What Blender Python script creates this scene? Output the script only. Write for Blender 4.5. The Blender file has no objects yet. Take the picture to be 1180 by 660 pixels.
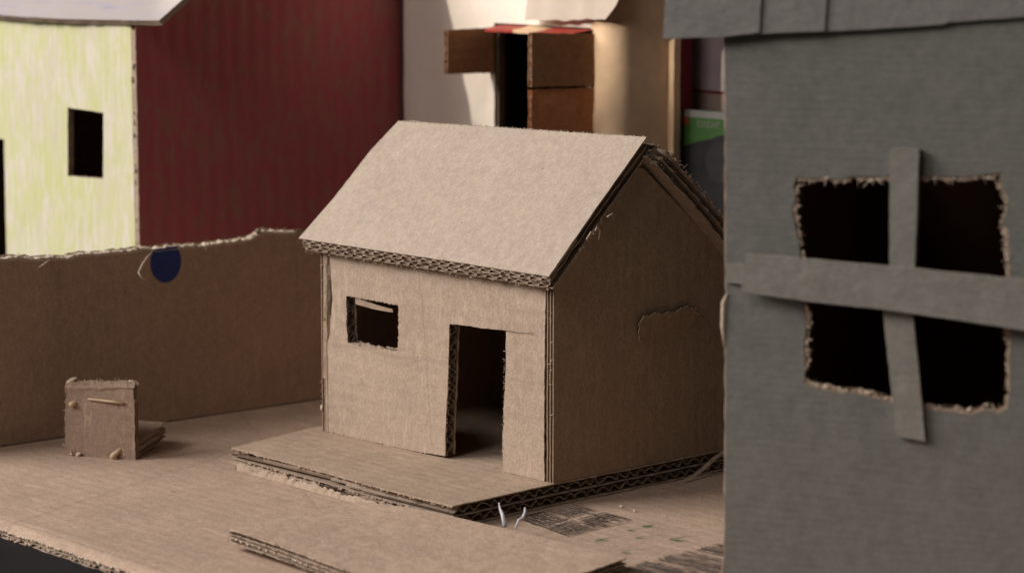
import bpy, bmesh, math, random
from mathutils import Vector as V, noise, geometry
R = random.Random(7)
S = 0.01                                  # the code below is written in centimetres
C = bpy.context.scene.collection
X, Y, Z = V((1, 0, 0)), V((0, 1, 0)), V((0, 0, 1))

# ------------------------------------------------------------------ camera numbers
FPX, CX, CY = 3138.0, 590.0, 330.0
YAW, PIT = math.radians(47.1), math.radians(8.25)
FH = V((-math.sin(YAW), math.cos(YAW), 0)); RT = V((math.cos(YAW), math.sin(YAW), 0))
FW = FH * math.cos(PIT) - Z * math.sin(PIT); UP = RT.cross(FW)
CAM = V((84.111, -80.645, 25.590))

def at(x, y, o, n):
    """the point of the plane (o, n) that the photograph shows at pixel x, y"""
    r = FW + RT * ((x - CX) / FPX) + UP * ((CY - y) / FPX)
    return CAM + r * ((V(o) - CAM).dot(n) / r.dot(n))

# ------------------------------------------------------------------ mesh helpers
class MB:
    def __init__(s):
        s.v, s.f, s.m, s.sm, s.mats = [], [], [], [], []
    def mi(s, mat):
        if mat not in s.mats: s.mats.append(mat)
        return s.mats.index(mat)
    def add(s, vs, fs, mat, smooth=False):
        k = len(s.v); i = s.mi(mat)
        s.v += [V(p) for p in vs]
        for f in fs:
            s.f.append([k + q for q in f]); s.m.append(i); s.sm.append(smooth)
    def build(s, name, parent=None, warp=None):
        o0 = parent_world(parent) if parent else V((0, 0, 0))
        me = bpy.data.meshes.new(name)
        vs = [warp(p) if warp else p for p in s.v]
        me.from_pydata([tuple(p * S - o0) for p in vs], [], s.f)
        for m in s.mats: me.materials.append(m)
        me.polygons.foreach_set('material_index', s.m)
        me.polygons.foreach_set('use_smooth', s.sm)
        me.update()
        o = bpy.data.objects.new(name, me); C.objects.link(o)
        if parent: o.parent = parent
        return o

def parent_world(o):
    w = V((0, 0, 0))
    while o: w = w + o.location; o = o.parent
    return w

def thing(name, label, cat, loc, group=None):
    o = bpy.data.objects.new(name, None); C.objects.link(o)
    o.empty_display_size = 0.01
    o.location = V(loc) * S; o['label'] = label; o['category'] = cat
    if group: o['group'] = group
    return o

def rag(poly, step=0.4, amp=0.05, seed=0, freq=1.3):
    """densify a closed outline and roughen it"""
    out = []; n = len(poly)
    for i in range(n):
        a, b = V(poly[i][:2]), V(poly[(i + 1) % n][:2])
        L = (b - a).length
        if L < 1e-6: continue
        k = max(1, int(L / step)); d = (b - a) / L; nn = V((-d.y, d.x))
        for j in range(k):
            t = j / k; p = a + (b - a) * t
            q = V((p.x * freq + seed * 3.7, p.y * freq, seed * 1.3))
            e = noise.noise(q * 2.2) * 0.55 + noise.noise(q * 6.1) * 0.45
            if j == 0: e *= .3
            out.append(p + nn * (e * amp))
    return out

def sheet(mb, fr, outline, holes, t0, t1, mat, grid=0, edge_mat=None):
    """flat sheet between depths t0 and t1 behind the plane of the frame fr = (o, u, v, n)"""
    o, u, v, n = fr
    pts, edges = [], []
    for lp in [outline] + list(holes):
        k = len(pts); m = len(lp)
        pts += [V(p) for p in lp]
        edges += [(k + i, k + (i + 1) % m) for i in range(m)]
    if grid:
        xs = [p.x for p in pts]; ys = [p.y for p in pts]
        x = min(xs) + grid / 2
        while x < max(xs):
            y = min(ys) + grid / 2
            while y < max(ys):
                if min((p.x - x) ** 2 + (p.y - y) ** 2 for p in pts) > (grid * .3) ** 2:
                    pts.append(V((x, y)))
                y += grid
            x += grid
    r = geometry.delaunay_2d_cdt(pts, edges, [], 1, 1e-5)
    P, T = r[0], r[2]
    T = [list(t) for t in T]
    if holes:
        def inside(q):
            return any(b0 < q.y < b1 for b0, b1 in spans(list(holes), q.x))
        T = [t for t in T if not inside((P[t[0]] + P[t[1]] + P[t[2]]) / 3)]
    for t in T:
        a, b, c = (P[i] for i in t[:3])
        if (b - a).cross(c - a) < 0: t.reverse()
    flip = u.cross(v).dot(n) < 0
    cnt = {}
    for t in T:
        for i in range(len(t)):
            e = (t[i], t[(i + 1) % len(t)]); cnt[e] = 1
    top = [o + u * p.x + v * p.y - n * t0 for p in P]
    bot = [o + u * p.x + v * p.y - n * t1 for p in P]
    N = len(P); fs = []; es = []
    for t in T:
        fs.append(t[::-1] if flip else t)
        b = [N + i for i in t]; fs.append(b if flip else b[::-1])
    for (a, b) in cnt:
        if (b, a) not in cnt:
            q = [a, N + a, N + b, b]
            es.append(q[::-1] if flip else q)
    if edge_mat is None or edge_mat is mat:
        mb.add(top + bot, fs + es, mat)
    else:
        mb.add(top + bot, fs, mat); mb.add(top + bot, es, edge_mat)

def spans(loops, a):
    xs = []
    for lp in loops:
        for i in range(len(lp)):
            p, q = lp[i], lp[(i + 1) % len(lp)]
            if (p[0] <= a) != (q[0] <= a):
                xs.append(p[1] + (q[1] - p[1]) * (a - p[0]) / (q[0] - p[0]))
    xs.sort()
    return list(zip(xs[::2], xs[1::2]))

def flutes(mb, fr, loops, t0, t1, mat, period=0.62, inset=0.06, seed=0, crush=0.12, th=0.055, per=10):
    """corrugated medium: a wave along u, drawn out along v"""
    o, u, v, n = fr
    rr = random.Random(seed)
    a0 = min(p[0] for p in loops[0]) + inset; a1 = max(p[0] for p in loops[0]) - inset
    k = max(4, int((a1 - a0) / period * per)); ph = rr.random() * 6.28
    mid, amp = (t0 + t1) / 2, (t1 - t0) / 2 - th * .5
    smp = []
    for i in range(k + 1):
        a = a0 + (a1 - a0) * i / k
        pp = (a / period) * 2 * math.pi + ph + noise.noise(V((a * .9, seed, 0))) * (1.2 + crush * 4)
        w = math.sin(pp)
        w = math.copysign(abs(w) ** .75, w)
        j = noise.noise(V((a * 2.3, seed * 5.1, 2)))
        smp.append((a + noise.noise(V((a * 3, seed, 7))) * crush * .6, mid + w * amp * (1 - crush * (1 + j))))
    for i in range(k):
        (aa, ta), (ab, tb) = smp[i], smp[i + 1]
        am = a0 + (a1 - a0) * (i + .5) / k
        for (b0, b1) in spans(loops, am):
            e0 = inset * (1 + 1.1 * noise.noise(V((am * 3.1, seed, 1)))); e1 = inset * (1 + 1.1 * noise.noise(V((am * 3.1, seed, 4))))
            b0 += e0; b1 -= e1
            if b1 <= b0: continue
            vs = []
            for (a, t) in ((aa, ta), (ab, tb)):
                for b in (b0, b1):
                    for d in (-th / 2, th / 2):
                        vs.append(o + u * a + v * b - n * (t + d))
            # index: a*4 + b*2 + d
            mb.add(vs, [(0, 2, 6, 4), (1, 5, 7, 3), (0, 4, 5, 1), (2, 3, 7, 6)], mat)

def board(mb, fr, outline, holes=(), T=.6, layers=2, mat=None, core=None, back=None, seed=0, amp=.05,
          inset=.06, period=.62, crush=.12, th=.05, step=.35, grid=0, jit=None):
    """corrugated cardboard: liners with waves between them; flutes run along v"""
    core = core or mat; back = back or mat
    jit = jit if jit is not None else amp
    n = layers
    for k in range(n + 1):
        t = (T - th) * k / n
        a = amp if k == 0 else max(amp, jit) * 1.0
        ol = rag(outline, step, a, seed + k)
        hl = [rag(h, step * .5, a * 1.5, seed + 11 + k, 2.2) for h in holes]
        sheet(mb, fr, ol, hl, t, t + th, mat if k == 0 else (back if k == n else core), grid=grid)
    for k in range(n):
        flutes(mb, fr, [list(outline)] + [list(h) for h in holes], (T - th) * k / n + th, (T - th) * (k + 1) / n,
               core, period, inset, seed * 7 + k, crush)

def tube(mb, pts, rad, mat, sides=6, taper=None):
    n = len(pts); vs = []; fs = []
    pts = [V(p) for p in pts]
    for i, p in enumerate(pts):
        d = (pts[min(i + 1, n - 1)] - pts[max(i - 1, 0)]).normalized()
        a = d.cross(Z if abs(d.z) < .9 else X).normalized(); b = d.cross(a)
        r = rad * (taper[i] if taper else 1)
        for j in range(sides):
            g = 2 * math.pi * j / sides
            vs.append(p + a * (r * math.cos(g)) + b * (r * math.sin(g)))
    for i in range(n - 1):
        for j in range(sides):
            q = (j + 1) % sides
            fs.append((i * sides + j, i * sides + q, (i + 1) * sides + q, (i + 1) * sides + j))
    fs.append(tuple(range(sides))[::-1]); fs.append(tuple((n - 1) * sides + j for j in range(sides)))
    mb.add(vs, fs, mat, True)

def fuzz(mb, pts, mat, per_cm=5, length=.18, rad=.012, bias=V((0, 0, 1)), seed=1, spread=.8):
    """torn paper fibres standing along a polyline"""
    rr = random.Random(seed)
    for i in range(len(pts) - 1):
        a, b = V(pts[i]), V(pts[i + 1]); L = (b - a).length
        c = int(L * per_cm + rr.random())
        for _ in range(c):
            p = a + (b - a) * rr.random()
            d = (bias + V((rr.uniform(-1, 1), rr.uniform(-1, 1), rr.uniform(-1, 1))) * spread).normalized()
            l = length * rr.uniform(.3, 1.3)
            e = V((rr.uniform(-1, 1), rr.uniform(-1, 1), rr.uniform(-1, 1))) * l * .45
            tube(mb, [p - d * .03, p + d * l * .5 + e * .3, p + d * l + e], rad * rr.uniform(.6, 1.5), mat, 4, [1.2, 1, .5])

def lumps(mb, pts, mat, rad=.07, per_cm=4, seed=3, flat=.6, off=.03):
    """pulpy nubs of a torn edge"""
    rr = random.Random(seed)
    for i in range(len(pts) - 1):
        a, b = V(pts[i]), V(pts[i + 1]); L = (b - a).length
        for _ in range(int(L * per_cm + rr.random())):
            p = a + (b - a) * rr.random() + V((rr.uniform(-1, 1), rr.uniform(-1, 1), rr.uniform(-1, 1))) * off
            r = rad * rr.uniform(.4, 1.3)
            d = (b - a).normalized()
            e = V((rr.uniform(-1, 1), rr.uniform(-1, 1), rr.uniform(-1, 1)))
            q = (d + e * .5).normalized() * r * rr.uniform(1, 2.2)
            tube(mb, [p - q, p - q * .4 + e * r * .3, p + q * .5, p + q], r, mat, 5, [.15, .8 * flat + .3, .9 * flat + .2, .1])

def box(mb, o, u, v, n, a0, a1, b0, b1, t0, t1, mat):
    vs = [o + u * a + v * b - n * t for a in (a0, a1) for b in (b0, b1) for t in (t0, t1)]
    fs = [(0, 1, 3, 2), (4, 6, 7, 5), (0, 4, 5, 1), (2, 3, 7, 6), (0, 2, 6, 4), (1, 5, 7, 3)]
    if u.cross(v).dot(n) > 0: fs = [f[::-1] for f in fs]
    mb.add(vs, fs, mat)

# ------------------------------------------------------------------ materials
def nodes(name, rough=.9, spec=.15):
    m = bpy.data.materials.new(name); m.use_nodes = True
    nt = m.node_tree; b = nt.nodes['Principled BSDF']
    b.inputs['Roughness'].default_value = rough
    b.inputs['Specular IOR Level'].default_value = spec
    return m, nt, b
def N(nt, t, **kw):
    n = nt.nodes.new(t)
    for k, v in kw.items(): setattr(n, k, v)
    return n
def mapped(nt, scale, rot=(0, 0, 0)):
    tc = N(nt, 'ShaderNodeTexCoord'); mp = N(nt, 'ShaderNodeMapping')
    mp.inputs['Scale'].default_value = scale; mp.inputs['Rotation'].default_value = rot
    nt.links.new(tc.outputs['Object'], mp.inputs['Vector']); return mp.outputs[0]
def noi(nt, vec, scale=1, detail=4, rough=.55, dist=0):
    n = N(nt, 'ShaderNodeTexNoise')
    n.inputs['Scale'].default_value = scale; n.inputs['Detail'].default_value = detail
    n.inputs['Roughness'].default_value = rough; n.inputs['Distortion'].default_value = dist
    nt.links.new(vec, n.inputs['Vector']); return n.outputs['Fac']
def ramp(nt, fac, a, b, ca=(0, 0, 0, 1), cb=(1, 1, 1, 1)):
    r = N(nt, 'ShaderNodeValToRGB')
    r.color_ramp.elements[0].position = a; r.color_ramp.elements[0].color = ca
    r.color_ramp.elements[1].position = b; r.color_ramp.elements[1].color = cb
    nt.links.new(fac, r.inputs[0]); return r.outputs[0]
def mix(nt, fac, a, b, mode='MIX'):
    x = N(nt, 'ShaderNodeMix', data_type='RGBA', blend_type=mode)
    for s, val in ((x.inputs[0], fac), (x.inputs[6], a), (x.inputs[7], b)):
        if hasattr(val, 'links') or hasattr(val, 'is_linked'): nt.links.new(val, s)
        elif isinstance(val, (int, float)): s.default_value = val
        else: s.default_value = (*val[:3], 1)
    return x.outputs[2]
def math_(nt, op, a, b=None):
    x = N(nt, 'ShaderNodeMath', operation=op)
    for s, val in zip(x.inputs, (a, b)):
        if val is None: continue
        if hasattr(val, 'is_linked'): nt.links.new(val, s)
        else: s.default_value = val
    return x.outputs[0]
def bump(nt, b, h, strength, dist, prev=None):
    n = N(nt, 'ShaderNodeBump'); n.inputs['Strength'].default_value = strength; n.inputs['Distance'].default_value = dist * 2.2
    nt.links.new(h, n.inputs['Height'])
    if prev: nt.links.new(prev, n.inputs['Normal'])
    nt.links.new(n.outputs[0], b.inputs['Normal']); return n.outputs[0]
def stripes(nt, axis, period):
    """ridges of the hidden flutes, metres"""
    tc = N(nt, 'ShaderNodeTexCoord'); d = N(nt, 'ShaderNodeVectorMath', operation='DOT_PRODUCT')
    d.inputs[1].default_value = axis; nt.links.new(tc.outputs['Object'], d.inputs[0])
    w = noi(nt, mapped(nt, (60, 60, 60)), 1, 2)
    x = math_(nt, 'MULTIPLY', d.outputs['Value'], 2 * math.pi / period)
    x = math_(nt, 'ADD', x, math_(nt, 'MULTIPLY', w, 1.6))
    return math_(nt, 'MULTIPLY_ADD', math_(nt, 'SINE', x), .5)

KB = (.60, .455, .335)
def kraft(name, base=KB, axis=None, period=.0062, sb=.25, fib=(1, 0, 0), spk=1.0, mott=1.0, crease=(), scuff=.3, dent=.5, gr=1.0):
    m, nt, b = nodes(name, .92, .12)
    big = noi(nt, mapped(nt, (38, 38, 38)), 1, 3)
    med = noi(nt, mapped(nt, (240, 240, 240)), 1, 4, .65)
    sc = [700 - 560 * abs(f) for f in fib]
    fibre = noi(nt, mapped(nt, sc, (.2, .3, .35)), 1, 5, .65)
    grain = noi(nt, mapped(nt, (820, 820, 820)), 1, 3, .75)
    lo = tuple(c * (1 - .16 * mott) for c in base); hi = tuple(min(.95, c * (1 + .12 * mott)) for c in base)
    col = mix(nt, ramp(nt, big, .3, .7), lo, hi)
    col = mix(nt, .55, col, mix(nt, ramp(nt, med, .3, .7), tuple(c * .78 for c in base), tuple(c * 1.18 for c in base)))
    col = mix(nt, ramp(nt, fibre, .5, .8, (0, 0, 0, 1), (.32, .32, .32, 1)), col, tuple(min(.9, c * 1.28) for c in base))
    col = mix(nt, ramp(nt, fibre, .22, .42, (.3, .3, .3, 1), (0, 0, 0, 1)), col, tuple(c * .66 for c in base))
    col = mix(nt, ramp(nt, grain, .38, .56, (.55 * gr, .55 * gr, .55 * gr, 1), (0, 0, 0, 1)), col, tuple(c * .66 for c in base))
    col = mix(nt, ramp(nt, grain, .56, .70, (0, 0, 0, 1), (.5 * gr, .5 * gr, .5 * gr, 1)), col, tuple(min(.9, c * 1.25) for c in base))
    sp = noi(nt, mapped(nt, (330, 330, 330)), 1, 2, .5)
    col = mix(nt, ramp(nt, sp, .735, .77, (0, 0, 0, 1), (.75 * spk, .75 * spk, .75 * spk, 1)), col, (.07, .045, .03))
    scf = noi(nt, mapped(nt, tuple(c * .5 for c in sc), (.5, .2, .9)), 1, 3, .6, .6)
    col = mix(nt, ramp(nt, scf, .585, .66, (0, 0, 0, 1), (scuff, scuff, scuff, 1)), col, tuple(min(.9, c * 1.3) for c in base))
    stn = noi(nt, mapped(nt, (75, 75, 75), (3.3, 1.1, .7)), 1, 5, .65, .8)
    col = mix(nt, ramp(nt, stn, .55, .66, (0, 0, 0, 1), (scuff, scuff, scuff, 1)), col, tuple(c * .74 for c in base))
    p = None
    for (cn_, ct, w_) in crease:
        tc = N(nt, 'ShaderNodeTexCoord'); d = N(nt, 'ShaderNodeVectorMath', operation='DOT_PRODUCT')
        d.inputs[1].default_value = cn_; nt.links.new(tc.outputs['Object'], d.inputs[0])
        wv = noi(nt, mapped(nt, (45, 45, 45), (ct * 50, 0, 0)), 1, 3)
        x = math_(nt, 'ADD', d.outputs['Value'], math_(nt, 'MULTIPLY', wv, .006))
        x = math_(nt, 'DIVIDE', math_(nt, 'SUBTRACT', x, ct + .003), w_)
        x = math_(nt, 'POWER', 2.718, math_(nt, 'MULTIPLY', math_(nt, 'MULTIPLY', x, x), -1.0))
        col = mix(nt, math_(nt, 'MULTIPLY', x, .38), col, tuple(c * .62 for c in base))
        p = bump(nt, b, x, 1.0, .0050, p)
    dn = noi(nt, mapped(nt, (95, 95, 95), (2, .4, 1)), 1, 3, .5)
    p = bump(nt, b, dn, dent, .0012, p)
    if axis is not None:
        s = stripes(nt, axis, period)
        col = mix(nt, math_(nt, 'MULTIPLY', s, .16 * sb), col, tuple(c * .6 for c in base))
        p = bump(nt, b, s, sb, .0004)
    p = bump(nt, b, big, .35, .0012, p)
    p = bump(nt, b, fibre, .45, .00022, p)
    bump(nt, b, grain, .5 * gr, .0002, p)
    nt.links.new(col, b.inputs['Base Color'])
    return m

def crayon(name, paper, inks, axis_v=(0, 0, 1), cover=.5, along=14, across=420, stripe=None, swirl=True, rough=.85):
    """wax crayon strokes over paper: streaks along one direction, broken by broad patches"""
    m, nt, b = nodes(name, rough, .2)
    sc = tuple(along if abs(a) > .5 else across for a in axis_v)
    col = None
    base = noi(nt, mapped(nt, (50, 50, 50)), 1, 3)
    col = mix(nt, ramp(nt, base, .3, .7), tuple(c * .92 for c in paper), paper)
    for i, (ink, cv, sc2, rot) in enumerate(inks):
        st = noi(nt, mapped(nt, tuple(s * sc2 for s in sc), rot), 1, 4, .65, .3)
        pt = noi(nt, mapped(nt, (26 + 9 * i, 26 + 9 * i, 20 + 6 * i), (i, i * 2, .4)), 1, 3, .6, 1.2 if swirl else 0)
        f = math_(nt, 'ADD', math_(nt, 'MULTIPLY', st, .78), math_(nt, 'MULTIPLY', pt, .42))
        lo = .72 - cv * .42
        col = mix(nt, ramp(nt, f, lo, lo + .16), col, ink)
    p = None
    if stripe:
        s = stripes(nt, stripe[0], stripe[1])
        col = mix(nt, math_(nt, 'MULTIPLY', s, stripe[2]), col, mix(nt, 1.0, col, (.55, .5, .45), 'MULTIPLY'))
        p = bump(nt, b, s, .3, .0004)
    g = noi(nt, mapped(nt, (900, 900, 900)), 1, 3)
    bump(nt, b, g, .3, .0002, p)
    nt.links.new(col, b.inputs['Base Color'])
    return m

def plain(name, col, var=.12, scale=300, rough=.8, spec=.2, bmp=.2, detail=4):
    m, nt, b = nodes(name, rough, spec)
    a = noi(nt, mapped(nt, (scale,) * 3), 1, detail, .6)
    c = noi(nt, mapped(nt, (scale * .15,) * 3), 1, 3)
    x = mix(nt, ramp(nt, a, .3, .7), tuple(k * (1 - var) for k in col), tuple(min(1, k * (1 + var)) for k in col))
    x = mix(nt, ramp(nt, c, .3, .7, (0, 0, 0, 1), (.5, .5, .5, 1)), x, tuple(k * (1 - var) for k in col))
    if bmp: bump(nt, b, a, bmp, .0003)
    nt.links.new(x, b.inputs['Base Color'])
    return m

M = {}
M['roof'] = kraft('kraft_roof', (0.494, 0.397, 0.318), fib=(.4, 1, 0), spk=.8, mott=.6, gr=.6, scuff=.10, dent=.2)
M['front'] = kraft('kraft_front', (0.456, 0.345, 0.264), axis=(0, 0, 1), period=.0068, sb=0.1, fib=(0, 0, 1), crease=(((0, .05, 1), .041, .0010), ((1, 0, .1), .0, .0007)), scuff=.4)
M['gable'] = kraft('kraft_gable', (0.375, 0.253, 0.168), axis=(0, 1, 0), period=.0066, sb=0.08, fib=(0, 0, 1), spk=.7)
M['ground'] = kraft('kraft_ground', (0.491, 0.351, 0.263), axis=(0, 1, 0), period=.0075, sb=0.1, fib=(1, .3, 0), mott=1.2, crease=(((.55, 1, 0), -.115, .0009), ((.2, 1, 0), -.05, .001), ((1, .35, 0), -.2, .0012)), scuff=.4, dent=.6)
M['slab'] = kraft('kraft_slab', (0.546, 0.394, 0.293), fib=(1, .4, 0), spk=.6, scuff=.25, dent=.35)
M['plinth'] = kraft('kraft_plinth', (0.447, 0.331, 0.243), axis=(0, 1, 0), period=.007, sb=0.12, fib=(1, 0, 0), mott=1.3, crease=(((.1, 1, 0), -.062, .0008),), scuff=.5, dent=.6)
M['fence'] = kraft('kraft_fence', (0.426, 0.297, 0.213), axis=(0, 1, 0), period=.0075, sb=0.05, fib=(0, 0, 1), spk=.8)
M['chair'] = kraft('kraft_chair', (0.355, 0.248, 0.185), fib=(0, 0, 1), mott=1.5, axis=(0, 0, 1), period=.0019, sb=.05, scuff=.8, dent=.9)
M['core'] = kraft('kraft_core', (0.351, 0.262, 0.197), spk=.3)
M['edge'] = kraft('kraft_liner_edge', (0.426, 0.317, 0.238), spk=.2)
M['torn'] = plain('torn_paper_pulp', (.66, .54, .42), .18, 500, .95, .1, .5)
M['brown'] = kraft('kraft_brown', (.40, .25, .155), axis=(0, 0, 1), period=.006, sb=.2)
M['flap'] = kraft('kraft_flap', (0.342, 0.172, 0.083), axis=(0, 0, 1), period=.0055, sb=.08)
M['flaplow'] = kraft('kraft_flap_low', (0.525, 0.205, 0.091), axis=(0, 1, 0), period=.006, sb=.06)
M['blue'] = plain('navy_print', (.03, .05, .20), .15, 400, .7)
M['wood'] = plain('toothpick_wood', (.62, .46, .29), .12, 600, .6, .3)
M['char'] = plain('charcoal_stroke', (.095, .075, .065), .35, 700, .95, .1, .2)
M['char2'] = plain('charcoal_smudge', (.24, .175, .14), .35, 500, .95, .1, .2)
M['green'] = plain('green_pen', (.08, .20, .06), .3, 700, .7)
M['glue'] = plain('milky_glue', (.62, .60, .64), .08, 300, .5, .4, .2)
M['table'] = plain('dark_table', (.009, .0085, .0115), .35, 60, .55, .3, .25)
M['yellow'] = crayon('yellow_green_crayon', (.66, .58, .49), [((.61, .59, .31), .58, 1, (0, 0, 0)), ((.55, .58, .25), .34, 1.6, (0, .1, 0)), ((.70, .63, .54), .34, .7, (.1, .2, .3))], along=58, across=480)
M['redcrayon'] = crayon('maroon_crayon', (.31, .16, .13), [((.36, .10, .108), .78, .8, (0, 0, 0)), ((.31, .145, .12), .42, .5, (.5, 0, 0)), ((.39, .085, .105), .46, 1.3, (0, 0, 0))], along=85, across=300, stripe=((0, 1, 0), .0105, .05))
M['whiteroof'] = crayon('white_roof_crayon', (.46, .405, .385), [((.32, .30, .45), .26, 1, (0, 0, 0)), ((.44, .385, .37), .5, .5, (0, 0, .2)), ((.44, .41, .43), .25, 2, (0, 0, 0))], axis_v=(1, 0, 0), along=26, across=300)
M['grey'] = kraft('grey_paint', (0.178, 0.173, 0.154), axis=(0, 0, 1), period=.0029, sb=.045, fib=(1, 1, 0), spk=.2, mott=.6, scuff=.22, dent=.5, gr=.4)
M['greybar'] = kraft('grey_paint_bar', (0.248, 0.231, 0.202), fib=(1, 1, 0), spk=.15, mott=.8, gr=.4, dent=.2, scuff=.15)
M['greyroof'] = kraft('grey_paint_roof', (0.200, 0.188, 0.176), fib=(1, 1, 0), spk=.15, mott=.8, gr=.4, dent=.2, scuff=.15)
M['white'] = plain('white_paper', (.82, .72, .62), .05, 120, .8, .2, .3)
M['tanpaper'] = plain('tan_paper', (.74, .51, .32), .10, 120, .85, .2, .3)
M['fold'] = plain('paper_fold_shade_tone', (.50, .41, .34), .08, 90, .85, .2, .4)  # darker than the white paper: the torn sheet's shade is put into its colour
M['redprint'] = plain('red_print', (.36, .045, .03), .2, 250, .55, .3)
M['paleprint'] = plain('pale_print', (.66, .45, .27), .1, 250, .6, .3)
M['maroon'] = plain('maroon_board', (.24, .03, .045), .12, 150, .6)
M['boxgrey'] = plain('taupe_box_board', (.36, .27, .22), .06, 120, .8)
M['panel'] = plain('mauve_panel', (.42, .34, .345), .05, 120, .75)
M['cardgreen'] = plain('green_card_print', (.045, .115, .025), .1, 200, .45, .4)
M['carddark'] = plain('dark_card_print', (.020, .018, .02), .35, 160, .45, .4)
M['cardface'] = plain('dark_card_print_pale', (.034, .03, .03), .35, 200, .45, .4)
M['cardred'] = plain('orange_card_print', (.28, .05, .02), .1, 200, .45, .4)
M['cardwhite'] = plain('card_rim', (.22, .21, .19), .05, 200, .5, .3)
M['cardtext'] = plain('card_lettering', (.15, .16, .12), .05, 200, .5, .3)
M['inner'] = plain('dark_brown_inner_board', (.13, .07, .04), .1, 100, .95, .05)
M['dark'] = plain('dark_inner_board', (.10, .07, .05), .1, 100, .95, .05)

# ------------------------------------------------------------------ setting: table and cardboard ground
ZG, ZT = -1.0, -1.62
mb = MB()
g = 24
vs = [V((-160 + 320 * i / g, -160 + 320 * j / g, ZT)) for j in range(g + 1) for i in range(g + 1)]
mb.add(vs, [(j * (g + 1) + i, j * (g + 1) + i + 1, (j + 1) * (g + 1) + i + 1, (j + 1) * (g + 1) + i) for j in range(g) for i in range(g)], M['table'])
t = mb.build('table'); t['kind'] = 'structure'

def ground_front(x):
    return -19.5 - .022 * (x + 13.6) + .16 * noise.noise(V((x * .5, 0, 3))) + .10 * noise.noise(V((x * 1.7, 4, 3)))
def gz(x, y):
    d = y - ground_front(x)
    s = max(0, 1 - d / .55)
    c = .03 * math.exp(-((d - .62) / .09) ** 2)
    return ZG - .30 * s ** 1.6 - c + .02 * noise.noise(V((x * .22, y * .22, 0)))
mb = MB()
xs = [-30 + .45 * i for i in range(int(76 / .45) + 1)]
ds = [0, .08, .16, .25, .35, .45, .53, .62, .72, .85, 1.0, 1.25, 1.38, 1.6, 2, 2.6, 3.4, 4.5, 6, 8, 10, 13, 16, 20, 24, 28, 33, 39]
W = len(xs)
def gpt(x, d):
    y = ground_front(x) + d
    if d == ds[-1]: y = 19.6
    return V((x, y, gz(x, y)))
top = [gpt(x, d) for d in ds for x in xs]
mb.add(top, [(j * W + i, j * W + i + 1, (j + 1) * W + i + 1, (j + 1) * W + i) for j in range(len(ds) - 1) for i in range(W - 1)], M['ground'], True)
# torn front edge: liners and crushed flutes below the rolled top
for k, (dz, dy, mt) in enumerate(((-.10, .05, 'edge'), (-.22, .10, 'core'), (-.30, .02, 'edge'))):
    ln = []
    for x in xs:
        f = ground_front(x); n1 = noise.noise(V((x * 1.9, k * 7, 1))); n2 = noise.noise(V((x * .8, k * 3, 5)))
        ln.append((x, f + dy - .16 * max(0, n1) - .1 * n2, max(ZT + .03, ZG - .34 + dz + .05 * n2)))
    vs = []
    for (x, y, z) in ln: vs += [V((x, y, z)), V((x, y, z - .05)), V((x, y + 2.2, z - .0)), V((x, y + 2.2, z - .05))]
    fs = []
    for i in range(W - 1):
        a, b = 4 * i, 4 * i + 4
        fs += [(a, b, b + 2, a + 2), (a, a + 1, b + 1, b)]
    mb.add(vs, fs, M[mt])
vs = []
for x in xs:
    f = ground_front(x); vs += [V((x, f, gz(x, f))), V((x, f + .12 + .06 * noise.noise(V((x * 4, 0, 0))), ZG - .52)), V((x, f + .3, ZT + .004))]
mb.add(vs, [(3 * i + k, 3 * i + k + 1, 3 * i + 3 + k + 1, 3 * i + 3 + k) for i in range(W - 1) for k in (0, 1)], M['core'])
# right, left and back rims
for x in (xs[0], xs[-1]):
    c = [gpt(x, d) for d in ds]
    vs = [p for q in c for p in (q, V((q.x, q.y, ZT + .004)))]
    mb.add(vs, [(2 * i, 2 * i + 1, 2 * i + 3, 2 * i + 2) for i in range(len(c) - 1)], M['core'])
c = [gpt(x, ds[-1]) for x in xs]
vs = [p for q in c for p in (q, V((q.x, q.y, ZT + .004)))]
mb.add(vs, [(2 * i, 2 * i + 1, 2 * i + 3, 2 * i + 2) for i in range(len(c) - 1)], M['core'])
el = [V((x, ground_front(x), gz(x, ground_front(x)) - .03)) for x in xs if -16 < x < -2]
lumps(mb, el, M['torn'], .06, 5, 5)
fuzz(mb, el, M['torn'], 9, .16, .011, V((.3, -1, .1)), 6)
lumps(mb, [p + V((0, .02, -.2)) for p in el], M['edge'], .07, 5, 15)
ground = mb.build('ground'); ground['kind'] = 'structure'

# drawings on the ground (ink lies on the sheet, so it belongs to it)
def stroke(mb, a, b, w, mat, wob=.05, seed=0, dz=.012):
    a, b = V((a[0], a[1], 0)), V((b[0], b[1], 0)); L = (b - a).length; k = max(3, int(L / .35))
    d = (b - a).normalized(); n = V((-d.y, d.x, 0)); vs = []
    for i in range(k + 1):
        t = i / k; p = a + (b - a) * t + n * (noise.noise(V((t * 3.1 * L * .4, seed * 2.3, 1))) * wob)
        ww = w * (.55 + .5 * math.sin(math.pi * min(1, max(0, t * 1.0))) + .3 * noise.noise(V((t * 6, seed, 9))))
        for s_ in (1, -1):
            q = p + n * (ww * .5 * s_); vs.append(V((q.x, q.y, gz(q.x, q.y) + dz)))
    mb.add(vs, [(2 * i, 2 * i + 1, 2 * i + 3, 2 * i + 2) for i in range(k)], mat)
mb = MB(); rr = random.Random(21)
c00, c01, c11, c10 = V((.62, -2.75)), V((.5, .7)), V((4.25, .5)), V((4.55, -3.55))
def bil(s, t): return (c00 * (1 - s) + c10 * s) * (1 - t) + (c01 * (1 - s) + c11 * s) * t
sd = 0
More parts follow.
